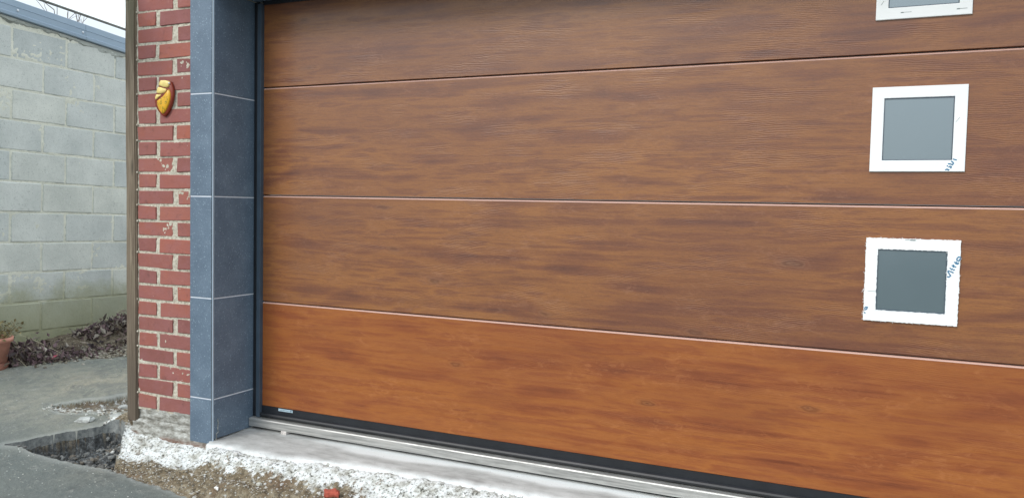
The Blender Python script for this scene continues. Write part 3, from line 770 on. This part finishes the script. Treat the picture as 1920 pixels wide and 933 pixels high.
def strokes(name, lines, width, mat, parent, base):
    """flat printed strokes lying on the frame face"""
    V = []; F = []
    for ln in lines:
        w_ = width
        if isinstance(ln, tuple): ln, w_ = ln
        for a, b_ in zip(ln[:-1], ln[1:]):
            a = Vector(a); b2 = Vector(b_); d = (b2-a); L_ = d.length
            if L_ < 1e-6: continue
            d /= L_; nrm = Vector((-d.y, d.x))*w_/2; a2 = a-d*w_*.3; b3 = b2+d*w_*.3
            o = len(V)
            for q in (a2+nrm, a2-nrm, b3-nrm, b3+nrm): V.append((q.x-base[0], -.0002*(len(V)//4 % 3), q.y-base[2]))
            F.append((o, o+1, o+2, o+3))
    return obj(name, mesh(name, V, F, mat), parent, (0, base[1], 0))
for k, lab in ((1, 'lowest window with ragged peeling white film edge'), (2, 'middle window with clean white frame'), (3, 'top window with small grey arrows on its frame')):
    z0 = WZ0+(k-1)*PH; base = (WXA, -.0099, z0)
    fr = obj('window', frame_mesh(k == 1, 5+k), gd, (WXA-2.3, -.02, z0)); fr['label'] = lab
    for gx0, gx1, gz0, gz1 in ((FR, WWD-FR, FR, FR+.003), (FR, WWD-FR, WH-FR-.004, WH-FR), (FR, FR+.003, FR+.003, WH-FR-.004), (WWD-FR-.003, WWD-FR, FR+.003, WH-FR-.004)):
        obj('gasket', bbox_mesh('gasket', gx1-gx0, .004, gz1-gz0, 0, FRAME_DARK), fr, ((gx0+gx1)/2, -.0042, (gz0+gz1)/2))
    pn = obj('pane', bbox_mesh('pane', WWD-2*FR+.004, .003, WH-2*FR+.004, 0, PANE), fr, (WWD/2, -.0016, WH/2))
    if k == 1:
        L1 = [[(3.228, .918), (3.221, .919), (3.216, .912), (3.217, .906), (3.223, .905), (3.2268, .913)],
              [(3.209, .900), (3.215, .896), (3.222, .895)], [(3.215, .901), (3.214, .894)], [(3.221, .899), (3.218, .893)],
              [(3.202, .888), (3.208, .885), (3.214, .883)], [(3.207, .890), (3.206, .882)],
              [(3.196, .878), (3.202, .873), (3.204, .876)], [(3.207, .872), (3.210, .873)],
              [(3.190, .868), (3.199, .866), (3.207, .862)], [(3.190, .865), (3.195, .857), (3.199, .851), (3.194, .846), (3.189, .847)],
              [(2.9225, .714), (2.926, .720), (2.932, .720), (2.929, .712), (2.9225, .709)], [(2.9222, .700), (2.925, .698)]]
        strokes('print', L1, .0040, INK, fr, base)
        strokes('faint_print', [([(2.931, .780), (2.957, .780)], .0012), ([(3.048, .9735), (3.084, .9735)], .0014), ([(3.066, .9735), (3.080, .9735)], .004)], .001, INK_DARK, fr, base)
        # loose threads of torn film
        vf = []; rr = random.Random(4)
        for i in range(46):
            side = rr.choice('LLLTBRI'); t = rr.random()
            if side == 'L': p = (0, t*WH); d = (-1, rr.uniform(-.8, .8))
            elif side == 'T': p = (t*WWD, WH); d = (rr.uniform(-.8, .8), 1)
            elif side == 'B': p = (t*WWD, 0); d = (rr.uniform(-.8, .8), -1)
            elif side == 'R': p = (WWD, t*WH*.9); d = (1, rr.uniform(-.8, .8))
            else: p = (WWD-FR, FR+t*(WH-2*FR)); d = (-1, rr.uniform(-.8, .8))
            L_ = rr.uniform(.0025, .006)
            if i == 0: p = (0.0, .118); d = (-.6, -1); L_ = .017
            a = Vector((p[0], -.0082, p[1])); b_ = a+Vector((d[0], -.15, d[1])).normalized()*L_
            vf.append(tube([a, (a+b_)/2+Vector((.0006, 0, 0)), b_], [.0011, .0009, .0005], 4))
        V, F = join_vf(vf); obj('film_threads', mesh('film_threads', V, F, FILM), fr)['kind'] = 'stuff'
    if k == 2:
        L2 = [[(3.190, 1.265), (3.200, 1.262)], [(3.184, 1.258), (3.189, 1.254), (3.191, 1.250), (3.188, 1.245), (3.182, 1.248), (3.175, 1.249)],
              [(3.177, 1.237), (3.181, 1.240), (3.185, 1.238), (3.183, 1.234)], [(3.172, 1.240), (3.173, 1.242)], [(3.167, 1.227), (3.172, 1.230), (3.176, 1.226), (3.178, 1.228)]]
        strokes('print', L2, .0040, INK, fr, base)
        strokes('faint_print', [([(3.192, 1.395), (3.204, 1.412)], .001)], .001, INK_DARK, fr, base)
    if k == 3:
        strokes('arrow_print', [([(3.035, 1.793), (3.010, 1.793)], .0013), ([(3.0015, 1.7925), (3.0085, 1.7925)], .0036), ([(3.211, 1.792), (3.188, 1.792)], .0013), ([(3.1795, 1.7915), (3.187, 1.7915)], .0036), ([(2.935, 1.825), (2.943, 1.838)], .0012)], .001, INK_DARK, fr, base)
# bottom seal
seal = [(.002, .0035), (-.004, .002), (-.005, -.028), (-.010, -.0300), (-.017, -.034), (-.020, -.041), (-.018, -.049), (-.010, -.0535), (.03, -.0535), (.03, .0035)]
me = extrude_profile('bottom_seal', seal, DX0, DX1, RUBBER)
se = obj('bottom_seal', me, gd, world=True)
stk = box('sticker', .166, .258, -.0058, -.0051, -.0125, .0005, STICKER, se)
stroke_l = [[(.172, -.0045), (.176, -.0045)], [(.179, -.006), (.186, -.0035)], [(.190, -.0055), (.203, -.0055)], [(.207, -.004), (.219, -.0065)], [(.223, -.0055), (.233, -.0055)]]
V = []; F = []
for a, b_ in [((.1725, -.0075), (.234, -.0045))]+[((x, -.0095), (x+.004, -.002)) for x in (.240,)]+[((.2465, -.008), (.252, -.003))]:
    o = len(V); y = -.0062
    V += [(a[0], y, a[1]), (b_[0], y, a[1]), (b_[0], y, b_[1]), (a[0], y, b_[1])]; F.append((o, o+1, o+2, o+3))
pm = mesh('sticker_print', V[:4], [F[0]], plain('sticker_grey', (.22, .30, .34), .5, var=.5, vs=400)); obj('sticker_print', pm, se, world=True)
pm = mesh('sticker_print', V[4:], [(0, 1, 2, 3), (4, 5, 6, 7)], plain('sticker_navy', (.01, .02, .06), .5)); obj('sticker_print', pm, se, world=True)
# side frame between tile and door: black gasket, grey blue angle
sf = box('side_frame', .0300, .0540, -.022, .05, -.056, 2.07, FRAME_DARK, gd, bev=.001)
box('gasket', .0205, .0295, -.006, .05, -.056, 2.082, RUBBER, sf)
box('gasket_lip', .0008, .0200, -.012, .028, -.056, 2.082, RUBBER, sf, bev=.002)
box('top_frame', .0545, DX1, -.010, .04, 2.066, 2.0855, RUBBER, gd)
# aluminium threshold rail on packers
tr = empty('threshold_rail', (2.3, -.02, -.116), 'pale aluminium threshold rail running under the black door seal', 'threshold rail')
rail = [(-.044, -.1010), (-.044, -.064), (-.041, -.0595), (-.034, -.0585), (.05, -.0560), (.05, -.1010)]
obj('rail', extrude_profile('rail', rail, .0045, DX1, ALU, nx=1), tr, world=True)
PACK = plain('white_packer', (.62, .58, .55), .6, var=.2, vs=80)
for k, x in enumerate((.218, 2.30)):
    box('packer', x, x+.034, -.049, .0, -.1225, -.1012, PACK, tr, bev=.0015)
box('back_filler', .004, DX1, -.012, .06, -.130, -.1020, RUBBER, tr)

# ------------------------------------------------------------------ wooden post
me = bmesh.new(); bmesh.ops.create_cube(me, size=1)
for v in me.verts: v.co = Vector((v.co.x*.073, v.co.y*.075, v.co.z*2.75))
bmesh.ops.subdivide_edges(me, edges=[e for e in me.edges if abs(e.verts[0].co.z-e.verts[1].co.z) > 1], cuts=40)
for v in me.verts: v.co.x += .0022*mnoise.noise(Vector((v.co.z*3, v.co.x*9, 1)))+.001*mnoise.noise(Vector((v.co.z*14, 0, v.co.x*20))); v.co.y += .002*mnoise.noise(Vector((4, v.co.z*4, v.co.x*9)))
bmesh.ops.bevel(me, geom=[e for e in me.edges if len(e.link_faces) == 2 and e.calc_face_angle(0) > 1.2], offset=.006, segments=2, affect='EDGES')
pm = bpy.data.meshes.new('wooden_post'); me.to_mesh(pm); me.free(); pm.materials.append(POST)
tag(obj('wooden_post', pm, loc=(-.5835, -.2375, -.10+1.375), rot=(0, -.0022, 0)), 'weathered grey brown square wooden post standing left of the brick pillar', 'post')

# ------------------------------------------------------------------ canopy at the top left
cn = empty('canopy_roof', (-.85, .6, 2.1), 'white translucent canopy roof edge with thin dark rail at the top left', 'canopy')
def cz(y): return 2.097-.087*y
V = []; F = []
for yy in (-1.1, 2.6):
    for x, dz in ((-1.195, .006), (-.60, .055), (-.60, .059), (-1.195, .010)): V.append((x, yy, cz(yy)+dz))
for j in range(4): F.append((j, (j+1) % 4, 4+(j+1) % 4, 4+j))
F += [(3, 2, 1, 0), (4, 5, 6, 7)]
obj('canopy_sheet', mesh('canopy_sheet', V, F, CANOPY), cn, world=True)
V, F = tube([(-1.2, -1.1, cz(-1.1)), (-1.2, 2.6, cz(2.6))], .0072, 8)
obj('edge_rail', mesh('edge_rail', V, F, GALV, True), cn, world=True)

# ------------------------------------------------------------------ cicada wall ornament
orn = empty('wall_ornament', (-.341, BY-.004, 1.487), 'yellow and red brown glazed insect shaped ornament hanging on the brick pillar', 'wall ornament')
def oc(a, b_): return (-.341+(a-270)*.000355, 1.576-(b_-450)*.000257)
def pillow(name, pts, y0, d, mat, parent, inset=.86):
    P = [oc(*p) for p in pts]; n0 = len(P)
    # smooth the outline once (Chaikin)
    Q = []
    for i in range(n0):
        a = P[i]; b_ = P[(i+1) % n0]; Q += [(a[0]*.86+b_[0]*.14, a[1]*.86+b_[1]*.14), (a[0]*.14+b_[0]*.86, a[1]*.14+b_[1]*.86)]
    n = len(Q); cx_ = sum(q[0] for q in Q)/n; cz_ = sum(q[1] for q in Q)/n
    V = []; F = []
    for s, dy in ((1, 0), (1, .5), (.985, .8), (.93, .95), (.5, 1.06)):
        V += [(cx_+(x-cx_)*s, y0-d*dy, cz_+(z-cz_)*s) for x, z in Q]
    V.append((cx_, y0-d*1.13, cz_))
    for r_ in range(4):
        for i in range(n): F.append((r_*n+i, r_*n+(i+1) % n, (r_+1)*n+(i+1) % n, (r_+1)*n+i))
    for i in range(n): F.append((4*n+i, 4*n+(i+1) % n, 5*n))
    F.append(tuple(range(n)))
    me = mesh(name, V, F, mat, True); bm = bmesh.new(); bm.from_mesh(me); bmesh.ops.recalc_face_normals(bm, faces=bm.faces); bm.to_mesh(me); bm.free()
    return obj(name, me, parent, world=True)
pillow('body', [(215, 130), (300, 115), (395, 140), (420, 200), (445, 290), (445, 430), (412, 590), (345, 740), (268, 822), (185, 740), (112, 620), (88, 500), (110, 400), (140, 300), (180, 190)], BY-.002, .016, GLAZE_R, orn)
pillow('head', [(235, 112), (330, 118), (395, 145), (388, 235), (352, 262), (270, 240), (190, 205), (205, 160)], BY-.010, .016, GLAZE_P, orn)
pillow('thorax', [(182, 232), (260, 258), (335, 285), (335, 325), (300, 355), (235, 372), (148, 358), (155, 290)], BY-.010, .014, GLAZE_P, orn)
pillow('abdomen', [(140, 378), (245, 392), (200, 430), (152, 470), (124, 482), (124, 420)], BY-.010, .013, GLAZE_P, orn)
pillow('wing', [(388, 290), (412, 380), (410, 470), (390, 560), (335, 690), (270, 772), (200, 680), (165, 590), (160, 515), (210, 478), (290, 415), (345, 350)], BY-.010, .016, GLAZE_Y, orn)
ex, ez = oc(395, 178)
em = lathe('eye', [(.0055, 0), (.005, .004), (.0025, .007), (0, .0075)], WHITE, 10); obj('eye', em, orn, (ex, BY-.020, ez), (math.pi/2, 0, 0), world=True)

# ------------------------------------------------------------------ flower pot, dried plant
PX, PY = -2.075, -.04; PZ = hz(PX, PY)
pt = empty('flower_pot', (PX, PY, PZ), 'terracotta flower pot with a wide rim at the foot of the block wall', 'flower pot')
obj('pot_body', lathe('pot_body', [(.074, .030), (.098, .178), (.112, .180), (.114, .208), (.104, .208), (.098, .190), (.0, .188)], TERRA), pt)
obj('saucer', lathe('saucer', [(.076, -.01), (.088, .048), (.082, .048), (.076, .032), (0, .03)], TERRA_D), pt)
vf = []; rr = random.Random(11); tints = []
for k in range(520):
    a = rr.uniform(0, 6.28); r_ = rr.uniform(0, .095); p0 = Vector((PX+r_*math.cos(a), PY+r_*math.sin(a), PZ+.185))
    lean = Vector((math.cos(a)*rr.uniform(.1, .9), math.sin(a)*rr.uniform(.1, .9), rr.uniform(.5, 1.2))).normalized(); L_ = rr.uniform(.03, .15)
    p1 = p0+lean*L_*.6; p2 = p0+lean*L_+Vector((rr.uniform(-.02, .02), rr.uniform(-.02, .02), -.01))
    if k % 4 == 0: vf.append((tube([p0, p1, p2], [.0012, .001, .0008], 3), (.20, .13, .05)))
    w_ = rr.uniform(.006, .016); s1 = Vector((rr.uniform(-1, 1), rr.uniform(-1, 1), rr.uniform(-1, 1))).normalized()*w_
    s2 = Vector((rr.uniform(-1, 1), rr.uniform(-1, 1), rr.uniform(-1, 1))).normalized()*w_*.6
    c = rr.choice([(.24, .19, .07), (.17, .14, .06), (.34, .28, .12), (.12, .12, .05), (.42, .37, .22)])
    vf.append((([p2-s1, p2-s2, p2+s1, p2+s2+Vector((0, 0, .003))], [(0, 1, 2, 3)]), c))
def tinted(name, items, mat):
    V, F = join_vf([i_[0] for i_ in items]); T = []
    for (v_, f_), c in items: T += [(*c, 1)]*len(v_)
    me = mesh(name, V, F, mat); a = me.color_attributes.new('tint', 'FLOAT_COLOR', 'POINT'); a.data.foreach_set('color', np.array(T, np.float32).ravel()); return me
dp = empty('dried_plant', (PX, PY, PZ+.18), 'withered yellow brown plant growing in the terracotta pot', 'plant')
for nm, want in (('stems', True), ('foliage', False)):
    obj(nm, tinted(nm, [i_ for i_ in vf if (len(i_[0][0]) > 4) == want], LEAF), dp, world=True)['kind'] = 'stuff'

# ------------------------------------------------------------------ leaf litter on the bed
items = []
def heap(n, fx, fy, fh):
    for k in range(n):
        u = rr.random(); x, y = fx(u), fy(u); h = fh(u)*rr.random()**.8
        p = Vector((x, y, hz(x, y)+h)); s = rr.choice([.007, .010, .014, .020, .030])*rr.uniform(.8, 1.2)
        ax = Vector((rr.gauss(0, 1), rr.gauss(0, 1), rr.gauss(0, 1))).normalized(); bx = ax.orthogonal().normalized()
        cc = ax.cross(bx); bend = cc*s*rr.uniform(-.7, .7); bx = bx*rr.uniform(.35, 1)
        c = rr.choice([(.15, .09, .10), (.10, .06, .07), (.22, .14, .15), (.22, .17, .14), (.05, .036, .04), (.28, .23, .18), (.13, .10, .07), (.34, .30, .25)])
        items.append((([p-ax*s, p-bx*s*.55+bend, p+ax*s, p+bx*s*.55+bend], [(0, 1, 2), (0, 2, 3)]), c))
heap(1500, lambda u: -2.12+.25*u+rr.gauss(0, .045)*1.0, lambda u: -.02+.42*u+rr.gauss(0, .06), lambda u: .11*math.sin(min(1, u*1.15+.1)*3.14)+.02)
heap(1300, lambda u: -2.08+.22*u+rr.gauss(0, .06), lambda u: .62+.45*u+rr.gauss(0, .07), lambda u: .03+.15*u)
heap(420, lambda u: -1.98+.30*u+rr.gauss(0, .05), lambda u: .30+.45*u+rr.gauss(0, .05), lambda u: .015)
tag(obj('leaf_litter', tinted('leaf_litter', items, LEAF)), 'dead purple brown leaves heaped along the foot of the block wall', 'leaves', kind='stuff')
# soil crumbs on the bed
sp = []
for k in range(900):
    u = rr.random(); sp.append((-1.99+.34*u+rr.gauss(0, .05), .22+.5*u+rr.gauss(0, .06), rr.choice([.005, .008, .012]), rr.choice([(.20, .17, .12), (.12, .10, .07), (.33, .29, .22), (.42, .38, .32), (.16, .15, .10)])))
pebble_cloud('soil_crumbs', sp, PEB, 'brown earth crumbs and small stones on the narrow bed by the wall', 'soil')
# long dry stalks
def stalk(pts, r_, lab):
    V, F = tube(pts, [r_, r_*.9, r_*.55], 5); tag(obj('dry_stalk', mesh('dry_stalk', V, F, STRAW, True)), lab, 'stalk', None)
stalk([(-1.90, .30, .045), (-2.02, .235, .115), (-2.17, .13, .200)], .0017, 'long straw stalk leaning across the leaf heap towards the wall')
stalk([(-1.935, .085, -.01), (-1.99, .075, .03), (-2.03, .03, .065)], .0016, 'short straw stalk on the drive edge beside the pot')
stalk([(-1.93, .78, .14), (-1.97, .75, .18), (-2.00, .72, .215)], .0016, 'pale straw stalk sticking up from the right leaf heap')
V, F = tube([(-.565, -.2775, .145), (-.578, -.279, .10), (-.5555, -.2775, .060)], .0007, 4)
# pink petal
tag(obj('pink_petal', mesh('pink_petal', [(0, 0, 0), (.032, -.006, .012), (.040, .026, .034), (.006, .024, .030), (.018, .010, .028)], [(0, 1, 4), (1, 2, 4), (2, 3, 4), (3, 0, 4)], PINK), loc=(-1.905, .222, .012)), 'crumpled pink petal on the dead leaves at the drive edge', 'petal')

# ------------------------------------------------------------------ bare tree behind the wall
def branch(lst, p, d, L_, r_, depth, rr):
    pts = [p]; n = 4; dd = d.copy()
    for i in range(n):
        dd = (dd+Vector((rr.gauss(0, .13), rr.gauss(0, .13), rr.gauss(.03, .09)))).normalized(); pts.append(pts[-1]+dd*L_/n)
    lst.append(tube(pts, [r_*(1-.14*i) for i in range(n+1)], 5 if depth > 1 else 4))
    if depth == 0: return
    for k in range(rr.choice([2, 3, 3])):
        i = rr.choice([2, 3, 4]); q = pts[i]; a = rr.uniform(0, 6.28)
        nd = (dd+Vector((math.cos(a), math.sin(a), rr.uniform(-.1, .5)))*rr.uniform(.45, .8)).normalized()
        branch(lst, q, nd, L_*rr.uniform(.55, .78), r_*.58, depth-1, rr)
def bare_tree(x, y, h, seed, lab):
    rr = random.Random(seed); t = empty('bare_tree', (x, y, 0), lab, 'tree')
    V, F = tube([(0, 0, -.3), (.05, 0, h*.3), (0, .06, h*.6)], [.10, .08, .06], 9); obj('trunk', mesh('trunk', V, F, TWIG, True), t)
    lst = []
    for k in range(4):
        a = k*1.6+rr.uniform(-.3, .3); branch(lst, Vector((0, .03, h*(.42+.03*k))), Vector((math.cos(a)*.8, math.sin(a)*.8, 1)).normalized(), h*.27, .026, 3, rr)
    V, F = join_vf(lst); obj('crown', mesh('crown', V, F, TWIG), t)
bare_tree(-12.35, 8.0, 5.15, 3, 'leafless tree whose thin twigs rise above the metal coping of the block wall')
print('faces', sum(len(o.data.polygons) for o in bpy.data.objects if o.type == 'MESH'))
